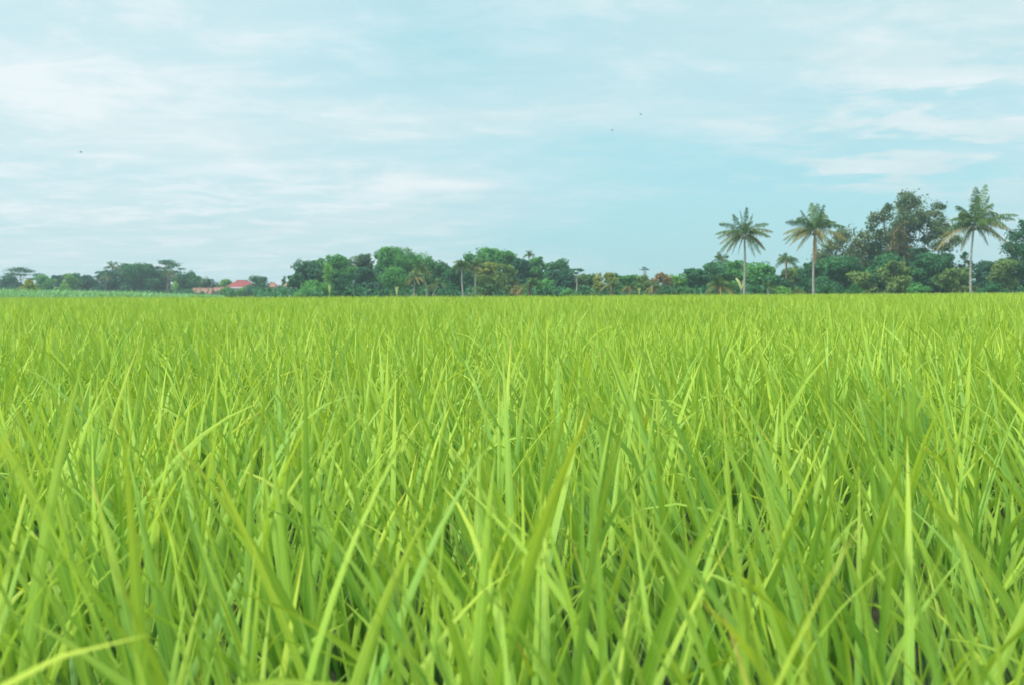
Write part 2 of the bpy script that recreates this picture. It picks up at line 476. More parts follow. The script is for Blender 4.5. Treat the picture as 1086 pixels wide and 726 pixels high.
def palm(label, xb, xc, yc, size, d, tips=None, nrand=14, name='coconut_palm', cat='palm tree', group=None, trunk_r=.16,
         old=.25, nuts=6, dead=0, up=.25, bark='palm_bark', curve=0.0, spread=1.0, rachis=34):
    """size = frond length in photo pixels; tips = image-plane tip offsets in pixels (dx, dy up) for the outline."""
    r = rs()
    b = base_of(xb, d)
    c3 = pt(xc, yc, d)
    C = np.array([c3.x - b[0], 0, c3.z])
    k = d / FPX
    L = size * k
    root = thing(name, label, cat, b, group)
    tk = Geo()
    s = np.linspace(0, 1, 10)[:, None]
    tp = C * s + np.array([curve, 0, 0]) * np.sin(s * np.pi)
    tp[0, 2] = -.2
    rad = trunk_r * (np.linspace(1, .72, 10) + .55 * np.exp(-np.linspace(0, 14, 10)))
    tube(tk, tp, rad, 10)
    # shaggy crown shaft of old leaf bases
    tube(tk, [C - [0, 0, .5], C - [0, 0, .1], C + [0, 0, .45]], [trunk_r * .8, trunk_r * 1.5, trunk_r * .5], 8)
    tk.build('trunk', M[bark], root)
    fr = []
    for (dx, dz) in (tips or []):
        dep = r.normal() * .25 * L
        tip = C + np.array([dx * k, dep, dz * k])
        m = C + np.array([dx * k * .5, dep * .5, dz * k * .5 + L * (.30 if dz < size * .6 else .06)])
        fr.append((tip, m, dz / size))
    for i in range(nrand):
        az = (i * 2.399 + r.normal() * .2)
        el = r.uniform(-.45, .95) + up * .5
        l = L * r.uniform(.8, 1.05) * spread
        dirv = np.array([np.cos(az) * np.cos(el), np.sin(az) * np.cos(el), np.sin(el)])
        m = C + dirv * l * .55 + [0, 0, l * .16]
        tip = C + dirv * l * .95 - [0, 0, l * .42 * np.cos(el)]
        fr.append((tip, m, dirv[2]))
    for tip, m, el in fr:
        is_old = el < .15 and r.random() < old * (2.0 if el < -.1 else 1)
        g = frond_geo(C + [0, 0, .2], m, tip, r, width=L * .23, n=int(rachis * 1.35), tone=r.uniform(.2, .8), lw=L * .017 + .012,
                      droop=.35 + .5 * (1 - max(el, 0)))
        o = g.build('frond', M['frond_old' if is_old else 'frond'], root, smooth=False)
        if is_old: o['label'] = 'yellowing drooping frond'
    for i in range(dead):
        l = L * r.uniform(.7, 1.05)
        off = np.array([r.normal() * .05, -.10 - .06 * r.random(), 0]) * L
        g = frond_geo(C - [0, 0, .1], C + off + [0, 0, -l * .4], C + off * 1.1 + [0, 0, -l], r, width=L * .17, n=34, tone=r.random(), lw=L * .035, droop=1.2)
        g.build('frond', M['frond_dead'], root, smooth=False)['label'] = 'dead brown frond hanging along the trunk'
    for i in range(nuts):
        g = Geo(); a = r.uniform(0, 6.28)
        cc = C + np.array([np.cos(a) * .3, np.sin(a) * .3, -.25 - .2 * r.random()])
        z = np.linspace(-1, 1, 7)
        tube(g, cc + np.stack([z * 0, z * 0, z * .15], 1), np.sqrt(np.clip(1 - z * z, .01, 1)) * .13, 8)
        g.build('coconut', M['nut'], root)
    return root


def banana(label, x, top, hw, d, n=6, mat='banana', name='banana_plant', cat='banana plant', upright=.6, group=None, wide=.16):
    r = rs()
    b = base_of(x, d); H = hgt(x, top, d); W = hw / FPX * d
    root = thing(name, label, cat, b, group)
    tk = Geo()
    hs = H * .45
    tube(tk, [(0, 0, -.1), (0, 0, hs * .5), (0, 0, hs)], [.14, .11, .07], 8)
    tk.build('stem', M['banana'], root)
    for i in range(n):
        a = -1 + 2 * (i + .5) / n
        az = 0 if i % 2 else r.uniform(-.8, .8)
        dx = a * W; hgt_ = (H - hs)
        p0 = np.array([0, 0, hs * .95]); tip = np.array([dx, az * W * .6, hs + hgt_ * (1 - .75 * a * a * (1 - upright * .5))])
        m = np.array([dx * .4, az * W * .25, hs + hgt_ * (.75)])
        g = Geo()
        s = np.linspace(0, 1, 10)[:, None]
        c = (1 - s) ** 2 * p0 + 2 * s * (1 - s) * m + s ** 2 * tip
        T = unit(np.gradient(c, axis=0))
        S = unit(np.cross(T, [0.35 * r.normal(), 1, .2]))
        w = (np.clip(np.sin(np.pi * (s * .93 + .03)), .03, 1) ** .6) * max(wide * H * .35, .05) + np.r_[[[0]], r.normal(0, .02, (9, 1))]
        nn = np.cross(T, S)
        v = np.stack([c - S * w + nn * w * .35, c, c + S * w + nn * w * .35], 1).reshape(-1, 3)
        i0 = np.arange(9)[:, None] * 3
        q = np.concatenate([i0 + [0, 1, 4, 3], i0 + [1, 2, 5, 4]])
        g.add(v, q, tone=np.clip(r.uniform(.1, .9) + r.normal(0, .08, len(v)), 0, 1))
        g.build('leaf', M[mat], root)
    return root


# ------------------------------------------------------------------ ground
def sheet(name, x0, x1, y0, y1, z, mat, label):
    g = Geo()
    nx = ny = 24
    X, Y = np.meshgrid(np.linspace(x0, x1, nx), np.linspace(y0, y1, ny))
    v = np.stack([X, Y, np.full_like(X, z)], -1).reshape(-1, 3)
    i = (np.arange(ny - 1)[:, None] * nx + np.arange(nx - 1)[None]).ravel()[:, None]
    g.add(v, i + np.array([0, 1, nx + 1, nx]))
    o = g.build(name, mat)
    return tag(o, label, 'ground', kind='structure')


sheet('ground', -2500, 2500, -60, 4000, -0.004, M['earth'], 'grassy earth reaching out behind the rice field')
sheet('paddy_mud', -75, 75, -12, 121, 0.0, M['mud'], 'dark wet mud between the rice plants')


# ------------------------------------------------------------------ rice
def blades(g, base, az, th0, th1, L, W, seg, fold, r, twist, tone, hue, low):
    """Vectorised tapering leaf blades. base (n,3); az, th0 (start lean), th1 (end lean) per blade."""
    n = len(base)
    s = np.linspace(0, 1, seg + 1)
    th = th0[:, None] + (th1 - th0)[:, None] * s[None] ** 1.6
    thm = (th[:, 1:] + th[:, :-1]) / 2
    st = (L / seg)[:, None]
    hx = np.concatenate([np.zeros((n, 1)), np.cumsum(np.sin(thm) * st, 1)], 1)
    hz = np.concatenate([np.zeros((n, 1)), np.cumsum(np.cos(thm) * st, 1)], 1)
    ca, sa = np.cos(az)[:, None], np.sin(az)[:, None]
    P = np.stack([base[:, 0:1] + hx * ca, base[:, 1:2] + hx * sa, base[:, 2:3] + hz], -1)
    T = np.stack([np.sin(th) * ca, np.sin(th) * sa, np.cos(th)], -1)
    H = np.stack([-sa + 0 * th, ca + 0 * th, 0 * th], -1)
    Nn = np.cross(H, T)
    tw = (twist[:, 0:1] + twist[:, 1:2] * s[None])[..., None]
    S = H * np.cos(tw) + Nn * np.sin(tw)
    Q = np.cross(S, T)
    prof = np.clip((0.45 + 0.55 * np.clip(s / .25, 0, 1)) * (1 - s ** 2.6), .03, 1) if seg > 1 else np.array([1, .08])
    w = (W[:, None] * prof[None] * .5)[..., None]
    if fold:
        v = np.stack([P - S * w + Q * w * .35, P, P + S * w + Q * w * .35], 2)
        k = 3; ac = np.array([-1, 0, 1.])
    else:
        v = np.stack([P - S * w, P + S * w], 2)
        k = 2; ac = np.array([-1, 1.])
    vb = np.arange(n)[:, None, None] * (seg + 1) * k
    row = np.arange(seg)[None, :, None] * k
    col = np.arange(k - 1)[None, None, :]
    i = vb + row + col
    q = np.stack([i, i + 1, i + 1 + k, i + k], -1)
    sh = (n, seg + 1, k)
    br = lambda a: np.broadcast_to(a, sh).ravel()
    g.add(v.reshape(-1, 3), q.reshape(-1, 4), tone=br(np.clip(tone, 0, 1)[:, None, None]), hue=br(hue[:, None, None]),
          along=br(s[None, :, None]), across=br(ac[None, None, :]),
          low=br(np.clip((0.58 - P[..., 2]) / .45, 0, 1)[..., None] * low))  # weight of the painted canopy shade, growing towards the ground


EDGE_T = np.array([-.62, -.51, -.23, 0, .17, .51, .62])
EDGE_D = np.array([113, 110, 76, 74, 90, 117, 120.])


def field_noise(x, y, sc, ph):
    return (np.sin(x * sc * 1.3 + ph + 1.7 * np.sin(y * sc * .7 + ph)) + np.sin(y * sc * 1.1 + 2 * ph + 1.3 * np.sin(x * sc * .9 - ph))) * .5


rice = Geo()


def rice_band(y0, y1, dens, seg, fold, wmul, r, back=False, behind=0.0):
    ymax = 121 if y1 > 60 else y1
    hw = .56 * ymax + 2.6
    cell = math.sqrt(dens['cell'])
    nx, ny = int(2 * hw / cell), int((y1 - y0) / cell)
    X, Y = np.meshgrid((np.arange(nx) + .5) * cell - hw, y0 + (np.arange(ny) + .5) * cell)
    X, Y = X.ravel(), Y.ravel()
    X = X + r.uniform(-.33, .33, len(X)) * cell; Y = Y + r.uniform(-.33, .33, len(Y)) * cell
    k = np.abs(X) < .56 * np.maximum(Y, 0) + 2.6
    k &= Y < np.interp(X / np.maximum(Y, 1), EDGE_T, EDGE_D)
    X, Y = X[k], Y[k]
    # every clump: some tillers, every tiller some leaves
    nt = dens['tillers']
    n = len(X) * nt
    cx, cy = np.repeat(X, nt), np.repeat(Y, nt)
    vig = 1 + .07 * field_noise(cx, cy, .9, 1.0) + .05 * field_noise(cx, cy, .22, 4.0) + np.repeat(r.normal(0, .05, len(X)), nt)
    a = r.uniform(0, 2 * np.pi, n); ra = r.random(n) ** .5
    lean = ra * .26 + np.abs(r.normal(0, .04, n))
    bx, by = cx + np.cos(a) * ra * .05, cy + np.sin(a) * ra * .05
    # a light wind pushes all tops a little one way
    wx = .09 * field_noise(cx, cy, .5, 2.2) - .15
    dx = np.cos(a) * np.tan(lean) + wx; dy = np.sin(a) * np.tan(lean) + .02
    la, ll = np.arctan2(dy, dx), np.arctan(np.hypot(dx, dy))
    ctone = np.repeat(r.normal(0, .14, len(X)), nt)
    if dens.get('culm'):
        h = r.uniform(.36, .52, n) * vig
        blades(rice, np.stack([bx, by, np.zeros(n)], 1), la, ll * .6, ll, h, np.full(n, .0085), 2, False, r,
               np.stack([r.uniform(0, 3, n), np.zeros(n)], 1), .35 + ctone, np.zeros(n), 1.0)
    for j in range(dens['leaves']):
        f = r.uniform(.10, .46, n) * vig if j else r.uniform(.36, .52, n) * vig
        pos = np.stack([bx + dx * f, by + dy * f, f], 1)
        az = la + r.normal(0, 1.0, n)
        th0 = ll * .6 + np.abs(r.normal(.12, .17, n)) + .02
        bend = np.abs(r.normal(.16, .32, n)) + (r.random(n) < .13) * r.uniform(.4, 1.3, n)
        L = r.uniform(.28, .54, n) * vig * (1.0 + (r.random(n) < .04) * .18)
        W = r.uniform(.0105, .0200, n) * wmul
        tw = np.stack([r.normal(0, .6, n), r.normal(0, .5, n)], 1)
        tone = .5 + (ctone + r.normal(0, .22, n)) * dens.get('tn', 1.0) + .10 * field_noise(cx, cy, .35, 5.0)
        hue = np.clip(r.random(n) ** 2 * .6 + .2, 0, 1)
        tipz = f + L * np.cos((th0 + th0 + bend) * .5)
        keep = tipz < 1.09
        # keep the lens itself clear of leaves
        ex = pos[:, 0] + np.cos(az) * L * .4; ey = pos[:, 1] + np.sin(az) * L * .4
        keep &= np.minimum(np.hypot(ex, ey), np.hypot(pos[:, 0], pos[:, 1])) > .40
        q = np.where(keep)[0]
        if dens.get('part', 1) < 1: q = q[r.random(len(q)) < dens['part']]
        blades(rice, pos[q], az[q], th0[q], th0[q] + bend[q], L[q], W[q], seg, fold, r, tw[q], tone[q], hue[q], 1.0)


rr_ = np.random.default_rng(11)
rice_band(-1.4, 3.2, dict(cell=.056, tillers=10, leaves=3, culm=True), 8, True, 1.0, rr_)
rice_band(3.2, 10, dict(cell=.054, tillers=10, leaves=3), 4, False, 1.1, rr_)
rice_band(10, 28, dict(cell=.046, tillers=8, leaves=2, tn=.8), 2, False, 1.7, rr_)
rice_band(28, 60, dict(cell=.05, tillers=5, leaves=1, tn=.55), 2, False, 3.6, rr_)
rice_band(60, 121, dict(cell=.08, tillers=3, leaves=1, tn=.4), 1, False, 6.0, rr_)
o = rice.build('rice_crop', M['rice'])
tag(o, 'dense bright yellow-green young rice leaves filling the whole field', 'rice', kind='stuff')
print('rice verts', rice.n)

# ------------------------------------------------------------------ pale crop on the left and the grass bund
r = np.random.default_rng(21)
cg = Geo()
n = 16000
Y = r.uniform(111, 165, n)
tx = r.uniform(-.60, -.29, n)
X = tx * Y
hh = np.interp(tx, [-.6, -.5, -.38, -.29], [2.0, 1.9, 1.5, 1.0]) * (1 + .08 * r.normal(size=n)) * np.interp(Y, [111, 120, 165], [.72, .95, 1.0])
for j in range(2):
    L = hh * r.uniform(.55, .8, n); z0 = hh * r.uniform(.2, .5, n)
    blades(cg, np.stack([X + r.normal(0, .1, n), Y, z0], 1), r.uniform(0, 6.28, n), r.uniform(.1, .5, n), r.uniform(.7, 1.8, n), L,
           r.uniform(.07, .13, n), 3, False, r, np.zeros((n, 2)), r.normal(.5, .25, n), r.random(n) * .5, 0.0)
tag(cg.build('cassava_crop', M['crop']), 'strip of taller pale bluish green crop behind the rice at far left', 'crop', kind='stuff')

bg = Geo()
n = 9000
tx = r.uniform(-.6, .6, n)
Y = np.interp(tx, EDGE_T, EDGE_D) + r.uniform(.5, 9, n) ** 1.0
blades(bg, np.stack([tx * Y, Y, np.zeros(n)], 1), r.uniform(0, 6.28, n), r.uniform(0, .3, n), r.uniform(.2, 1.2, n), r.uniform(.4, 1.0, n) * (1 + .3 * np.sin(tx * 90 + 2 * np.sin(tx * 23))) * (1 + .25 * (r.random(n) < .12)),
       r.uniform(.03, .08, n), 2, False, r, np.zeros((n, 2)), r.normal(.5, .25, n), r.random(n), 0.0)
tag(bg.build('bund_grass', M['bund']), 'rough grass on the low bank along the far edge of the rice field', 'grass', kind='stuff')

# undergrowth mass behind and between the trees
ug = Geo()
for (t0, t1, y0, y1, h, n) in ((-.56, -.22, 285, 380, 2.6, 5000), (-.26, .56, 165, 240, 2.3, 11000)):
    tx = r.uniform(t0, t1, n); Y = r.uniform(y0, y1, n)
    hz = h * (.55 + .45 * np.abs(np.sin(tx * 47 + Y * .11))) * r.random(n) ** .6
    leaves(ug, np.stack([tx * Y, Y, hz + .15], 1), unit(r.normal(size=(n, 3)) + [0, -.3, .7]), 1.0 if y0 > 200 else .7, r.normal(.4, .25, n), r)
tag(ug.build('undergrowth', M['dark'], smooth=False), 'dark low undergrowth filling the gaps between the tree trunks', 'undergrowth', kind='stuff')

# far wood seen in the gaps
fw = Geo()
n = 26000
tx = r.uniform(-.60, .60, n); Y = r.uniform(430, 520, n)
top = 3.6 + 1.6 * np.sin(tx * 31 + 1) + 1.2 * np.sin(tx * 83) + .8 * np.sin(tx * 171 + 2)
hz = (1.5 + top) * r.random(n) ** .55
leaves(fw, np.stack([tx * Y, Y, hz + .2], 1), unit(r.normal(size=(n, 3)) + [0, -.3, .7]), 1.5, r.normal(.45, .2, n), r)
tag(fw.build('far_wood', M['blue'], smooth=False), 'low hazy line of distant trees seen between the nearer ones', 'woodland', kind='stuff')

# ------------------------------------------------------------------ left distant group (about 300 m)
tree('flat-topped spreading tree with see-through umbrella crown at the far left', 22, 283, 19, 320, 'blue', 'umbrella', .55, lobes=10, name='umbrella_tree', leaf=.5, cover=.8, tone=.5)
tree('dark round bush-like tree under the far left umbrella tree', 13, 294, 12, 305, 'blue', 'broad', .05, tone=.35)
shrub('mustard yellow rounded shrub above the pale crop at far left', 33, 296.5, 10, 168, 'yellow', lobes=9, tone=.45, cover=1.6)
tree('soft light green tree just right of the mustard yellow shrub', 48, 292.5, 11, 300, 'green', 'broad', .08, tone=.7)
tree('small dark blue-green tree between light green and bright green neighbours at far left', 61, 292, 9, 318, 'blue', 'broad', .05, cover=1.6, tone=.4)
tree('bright green tree with a crown sloping down to the left, far left group', 72, 291, 10, 300, 'bright', 'broad', .05, tone=.35)
tree('dome-shaped dark tree right of the bright green sloping tree', 82, 290, 11, 310, 'dark', 'broad', .05, tone=.45)
tree('rounded blue-green tree at the right end of the low far left row', 96, 292, 11, 312, 'blue', 'broad', .05, tone=.5)
shrub('low light green bush below the rounded far left trees', 66, 301, 7, 292, 'bright', lobes=6)
tree('dark layered tree left of the distant feathery palms', 106, 287, 8, 315, 'blue', 'umbrella', .3, lobes=8, cover=1.3, leaf=.55)
palm('tallest distant feathery palm left of the broad dark tree', 118, 119, 285, 12, 314, nrand=18, nuts=0, trunk_r=.2, bark='bark', old=.15, name='palm', up=.6, rachis=22)
palm('distant feathery palm touching the broad dark tree', 129, 130, 287, 11, 316, nrand=18, nuts=0, trunk_r=.2, bark='bark', old=.1, name='palm', up=.6, rachis=22)
palm('short distant palm with pale fronds low at the left of the palm cluster', 112, 112, 294, 9, 294, nrand=16, nuts=0, trunk_r=.2, bark='bark', old=.5, name='palm', rachis=20)
tree('dark tree filling in below the distant feathery palms', 121, 286.5, 20, 306, 'blue', 'broad', .03, tone=.4)
tree('broad flat-topped dark green tree with pale limbs in the distant left group', 149, 280, 19, 305, 'dark', 'broad', .12, tone=.5, lobes=18)
tree('tall open umbrella tree, highest of the distant left group', 180, 275, 17, 310, 'blue', 'umbrella', .45, lobes=12, name='umbrella_tree', leaf=.55, cover=1.0, tone=.5)
palm('distant palm with drooping pale fronds below the tallest umbrella tree', 177, 178, 291, 12, 296, nrand=18, nuts=0, trunk_r=.25, bark='bark', old=.35, name='palm', rachis=22)
banana('bright yellow-green banana plant beside the distant palm', 186, 298, 5, 290, n=6)
tree('dark tree between the broad tree and the tallest umbrella tree', 168, 287, 15, 312, 'blue', 'broad', .05, tone=.4)
tree('dark green tree right of the tallest umbrella tree', 200, 289, 15, 305, 'dark', 'broad', .05, tone=.45)
tree('pointed dark conifer rising from the distant trees left of the red roof', 207, 289, 4, 309, 'dark', 'cone', .3, name='conifer', tone=.5)
tree('greyish brown round tree above the long low orange roof', 221, 296, 13, 318, 'grey', 'broad', .05, tone=.5)
tree('dark green tree behind the long low orange roof', 212, 293, 8, 318, 'dark', 'broad', .05)
tree('small light green tree at the left end of the red roof', 239, 296.5, 7, 325, 'bright', 'broad', .2, tone=.3)
tree('round dark tree at the right end of the red roof', 272, 293, 11, 285, 'dark', 'broad', .05, tone=.5)
tree('pointed conifer standing above the small tan roof', 301.5, 292, 4, 275, 'dark', 'cone', .1, name='conifer')
shrub('light green bush in front of the red-roofed house wall', 259, 305, 8, 270, 'bright', tone=.4)
shrub('pale green bush hiding the right corner of the red-roofed house', 247, 307, 5, 272, 'green', tone=.7)
shrub('blue-green bush right of the red-roofed house', 276, 303, 10, 262, 'blue', tone=.5)
shrub('dark bush in front of the long low orange roof', 213, 309, 7, 262, 'dark', tone=.5)
shrub('green bush between the small tan roof and the wooded hump', 297, 304, 9, 250, 'dark', tone=.6)
shrub('pale bush between the low orange roof and the red roof', 236, 306, 5, 268, 'bright', tone=.3)


shrub('round dark bush against the left end of the long low orange roof', 201, 307, 7, 264, 'dark', tone=.6)
shrub('yellow-green bush at the left corner of the red-roofed house', 241, 304, 6, 266, 'green', tone=.6)
shrub('blue-green bush under the right eave of the red roof', 266, 303.5, 8, 264, 'blue', tone=.7)


# ------------------------------------------------------------------ houses
def house(label, x0, x1, yridge, yeave, d, roof, wall='plaster', ridge=.4, depth=8.0, name='house', over=.5, fascia=True, windows=3, rot=0.0):
    a, b_ = pt(x0, yeave, d), pt(x1, yeave, d)
    cx = (a.x + b_.x) / 2; w = (b_.x - a.x) / 2
    ze = (a.z + b_.z) / 2; zr = pt((x0 + x1) / 2, yridge, d + depth / 2).z
    root = thing(name, label, 'house', (cx, d, 0))
    root.rotation_euler.z = rot
    ww = w - over
    g = Geo(); box(g, -ww, ww, over, depth - over, -.1, ze); g.build('wall', M[wall], root, smooth=False)
    g = Geo(); rw = w * ridge
    y0, y1, ym = 0, depth, depth / 2
    v = [(-w, y0, ze), (w, y0, ze), (w, y1, ze), (-w, y1, ze), (-rw, ym, zr), (rw, ym, zr)]
    lo = [(x, y, z - .12) for x, y, z in v[:4]]
    g.add(v + lo, [(0, 1, 5, 4), (1, 2, 5, 5), (2, 3, 4, 5), (3, 0, 4, 4), (6, 7, 1, 0), (7, 8, 2, 1), (8, 9, 3, 2), (9, 6, 0, 3), (9, 8, 7, 6)])
    rf = g.build('roof', M[roof], root, smooth=False)
    g = Geo(); tube(g, [(-rw - .1, ym, zr + .05), (rw + .1, ym, zr + .05)], [.12, .12], 6); g.build('ridge_cap', M[roof], rf)
    if fascia:
        g = Geo(); box(g, -w - .02, w + .02, y0 - .06, y0 - .003, ze - .3, ze + .03); g.build('fascia', M['fascia'], root, smooth=False)
    for i in range(windows):
        xw = -ww + (i + .5) * 2 * ww / windows
        g = Geo(); box(g, xw - .55, xw + .55, over - .05, over + .05, max(ze - 1.9, .6), ze - .6)
        wn = g.build('window', M['window'], root, smooth=False)
        g = Geo(); zl, zh = max(ze - 1.95, .55), ze - .55; yf = over - .09
        ring = [(xw + a, yf + c, z) for c in (0, .035) for a, z in ((-.62, zl), (.62, zl), (.62, zh), (-.62, zh), (-.54, zl + .07), (.54, zl + .07), (.54, zh - .07), (-.54, zh - .07))]
        g.add(ring, [(k, (k + 1) % 4, 4 + (k + 1) % 4, 4 + k) for k in range(4)] + [(k, 8 + k, 8 + (k + 1) % 4, (k + 1) % 4) for k in range(4)])
        g.build('frame', M['fascia'], wn, smooth=False)
    return root


house('house with a bright red hipped roof and white fascia among bushes', 238, 268, 297.8, 304.8, 300, 'rooftile_red', ridge=.38, windows=3)
house('long low house with a faded orange roof left of the red roof', 199, 224, 306, 311.5, 290, 'rooftile_orange', ridge=.85, wall='plaster_blue', fascia=False, windows=3, depth=6, over=.3)
house('second low orange roofed house with a white fascia joining the red-roofed one', 222, 240, 305.3, 309.5, 296, 'rooftile_orange', ridge=.8, wall='plaster_blue', windows=2, depth=6, over=.3)
house('small orange roof peeping out right of the round dark tree', 281, 293, 300, 304.5, 290, 'rooftile_orange', ridge=.3, fascia=False, windows=1, depth=5, over=.3)
house('small tan pyramid roof just left of the wooded hump', 299.5, 313, 298, 303.5, 268, 'rooftile_tan', ridge=.1, fascia=False, windows=1, depth=5, over=.3)

# ------------------------------------------------------------------ middle wooded hump (about 185 m)
tree('blue-green sloping tree at the left end of the wooded hump', 325, 277, 17, 196, 'blue', 'broad', .05, tone=.6, lobes=16)
tree('tree with a spiky dark top left in the wooded hump', 338, 275, 10, 204, 'dark', 'broad', .1, tone=.45)
tree('low dark foliage tree at the very left foot of the hump', 314, 290, 10, 190, 'dark', 'broad', .03, tone=.4)
shrub('round bright green shrub at the left front of the wooded hump', 334, 297, 16, 176, 'green', lobes=10, tone=.75)
tree('slender pale column of light creeper leaves left in the hump', 347, 281, 6, 180, 'bright', 'column', .2, tone=.4, cat='tree', cover=.9)
banana('pale upright young plant standing at the field edge left of centre', 349.5, 302, 2.2, 140, n=3, mat='pale_leaf', name='young_plant', cat='plant', upright=1.0, wide=.10)
tree('green tree with sunlit yellowish top in the left half of the hump', 360, 271, 17, 192, 'green', 'broad', .08, tone=.65, lobes=17)
tree('green tree bridging the spiky dark top and the yellowish sunlit tree in the hump', 350, 275, 16, 206, 'green', 'broad', .05, tone=.4)
tree('blue-green tree closing the dip right of the highest left hump crown', 456, 277, 16, 206, 'blue', 'broad', .05, tone=.7)
SEED[0] -= 2
tree('greyish green tree sunk between two greener crowns in the hump', 385, 270, 14, 200, 'grey', 'broad', .08, tone=.5)
tree('large mid green tree with knobbly top, highest of the left hump', 412, 262, 21, 197, 'green', 'broad', .1, tone=.5, lobes=18)
tree('dark blue-green tree under the highest left hump crown', 392, 284, 18, 186, 'blue', 'broad', .03, tone=.5)
bamboo('bamboo clump with pale drooping tips below the highest left crown', 418, 284, 19, 180, 'green', tone=.6)
bamboo('arching bamboo whose curled tip stands out at the right of the highest left crown', 431, 263, 17, 192, 'green', tone=.45)
tree('green tree on the right shoulder of the left hump', 445, 271, 17, 198, 'green', 'broad', .08, tone=.5)
tree('dark tree low in the middle of the left hump', 368, 290, 16, 182, 'dark', 'broad', .03, tone=.35)
tree('blue-green tree in the saddle between the two humps', 466, 279, 19, 197, 'dark', 'broad', .03, tone=.65)
palm('small palm with pinkish brown drooping fronds left of the palm group', 439, 440, 295, 14, 166, nrand=22, nuts=3, trunk_r=.15, old=.9, group=None, rachis=26)
palm('leafy palm behind the pinkish brown one with long arching fronds', 452, 446, 288, 17, 172, nrand=22, nuts=3, trunk_r=.15, old=.35, curve=.5, rachis=26)
palm('low stocky palm with a slanting trunk right of the palm group', 457, 464, 303, 15, 164, nrand=20, nuts=0, trunk_r=.15, old=.5, rachis=26)
palm('tall palm with dark crown and pale curved trunk in the saddle', 492, 490, 284, 16, 168, nrand=24, nuts=4, trunk_r=.17, old=.3, curve=-.15, rachis=26)
palm('slimmer yellowish palm right of the tall saddle palm', 504, 504.5, 283, 14, 172, nrand=22, nuts=4, trunk_r=.14, old=.45, rachis=26)
tree('dark green round tree at the left shoulder of the right hump', 503, 269, 18, 200, 'green', 'broad', .1, tone=.35)
tree('large green tree at the summit of the right hump', 518, 263, 17, 203, 'green', 'broad', .1, tone=.5, lobes=18)
tree('light green crown right of the summit of the right hump', 538, 266, 17, 200, 'green', 'broad', .1, tone=.6, lobes=16)
tree('yellow-green flowering tree below the summit of the right hump', 518, 279, 13, 180, 'yellow', 'open', .45, cover=1.3, tone=.35)
tree('olive tree with bare reddish limbs in the middle of the right hump', 536, 281, 13, 178, 'olive', 'open', .15, cover=1.6, tone=.6)
tree('dark blue-green tree right of the olive tree', 553, 274, 15, 190, 'blue', 'broad', .05, tone=.4)
tree('olive brown bushy tree low in front of the right hump', 522, 293, 20, 174, 'olive', 'broad', .02, tone=.5)
tree('dark tree behind the two palms in the saddle', 484, 283, 18, 186, 'dark', 'broad', .02, tone=.4)
palm('spiky palm top showing above the right hump', 560, 561, 272, 9, 214, nrand=18, nuts=0, trunk_r=.15, old=.05, up=.8, name='palm', rachis=22)
tree('green tree with a rounded top at the right of the spiky palm', 571, 273, 17, 197, 'green', 'broad', .05, tone=.35)
tree('dark crown near the right end of the right hump', 592, 276, 17, 200, 'dark', 'broad', .05, tone=.6)
tree('shadowy blue-green tree below the right end of the hump', 594, 287, 19, 188, 'blue', 'broad', .02, tone=.4)
tree('light green tree low at the right front of the hump', 574, 297, 15, 178, 'green', 'broad', .02, tone=.6)
palm('low oil palm with orange-brown lower fronds in front of the right hump', 562, 562, 304.5, 17, 160, nrand=24, nuts=0, trunk_r=.3, old=.6, name='oil_palm', up=.3, rachis=26, bark='bark')
shrub('orange-brown withered shrub left of the low oil palm', 548, 302, 6, 162, 'rust', tone=.8)
tree('small flat-topped tree with a thin white trunk right of the humps', 612, 284, 9, 180, 'dark', 'umbrella', .7, lobes=6, tx=609, bark='bark_pale', name='umbrella_tree', cover=1.3, trunk_r=.12)
shrub('low rounded green shrub beneath the flat-topped white-trunked tree', 605, 307, 13, 168, 'green', tone=.5)

# ------------------------------------------------------------------ low middle stretch
tree('olive tree behind the flat-topped white-trunked tree', 620, 291, 19, 190, 'olive', 'broad', .02, tone=.4)
tree('yellow-flowered bushy tree in the low stretch right of the humps', 641, 290, 14, 178, 'yellow', 'open', .2, cover=1.5, tone=.4)
tree('dark green tree top behind the yellow-flowered tree', 654, 290, 8, 196, 'dark', 'broad', .1, tone=.5)
palm('small dark oil palm below the yellow-flowered tree', 648, 648, 303.5, 14, 166, nrand=20, nuts=0, trunk_r=.3, old=.2, name='oil_palm', rachis=24, bark='bark')
tree('blue-green tree in the middle of the low stretch', 668, 292, 17, 184, 'green', 'broad', .02, tone=.45)
palm('oil palm with tan fronds and a pale forked base in the low stretch', 669, 668, 305.5, 13, 158, nrand=20, nuts=0, trunk_r=.28, old=.75, name='oil_palm', rachis=24, bark='bark')
tree('tiny distant tree top standing clear above the low stretch', 684, 283, 5, 330, 'blue', 'umbrella', .8, lobes=4, name='distant_tree', leaf=.6, cover=1.2)
tree('yellowish olive tree in the low stretch, left of the tan-topped one', 685, 292, 11, 180, 'olive', 'broad', .02, tone=.8)
tree('tan-topped tree in the low stretch, left of the light green one', 702, 290, 12, 178, 'rust', 'open', .15, cover=1.9, tone=.8)
palm('oil palm with brownish fronds right of the pale pointed leaf', 691, 692, 305.5, 14, 160, nrand=20, nuts=0, trunk_r=.3, old=.6, name='oil_palm', rachis=24, bark='bark')
banana('pale pointed young leaf standing at the field edge between two oil palms', 678, 305, 2, 145, n=3, mat='pale_leaf', name='young_plant', cat='plant', upright=1.0, wide=.13)
shrub('dark bush at the foot of the light green tree right of the tan-topped one', 706, 302, 9, 168, 'dark', tone=.4)
tree('fresh light green tree between the tan-topped tree and the dark flat-topped tree', 716, 293, 15, 180, 'bright', 'broad', .03, tone=.3)
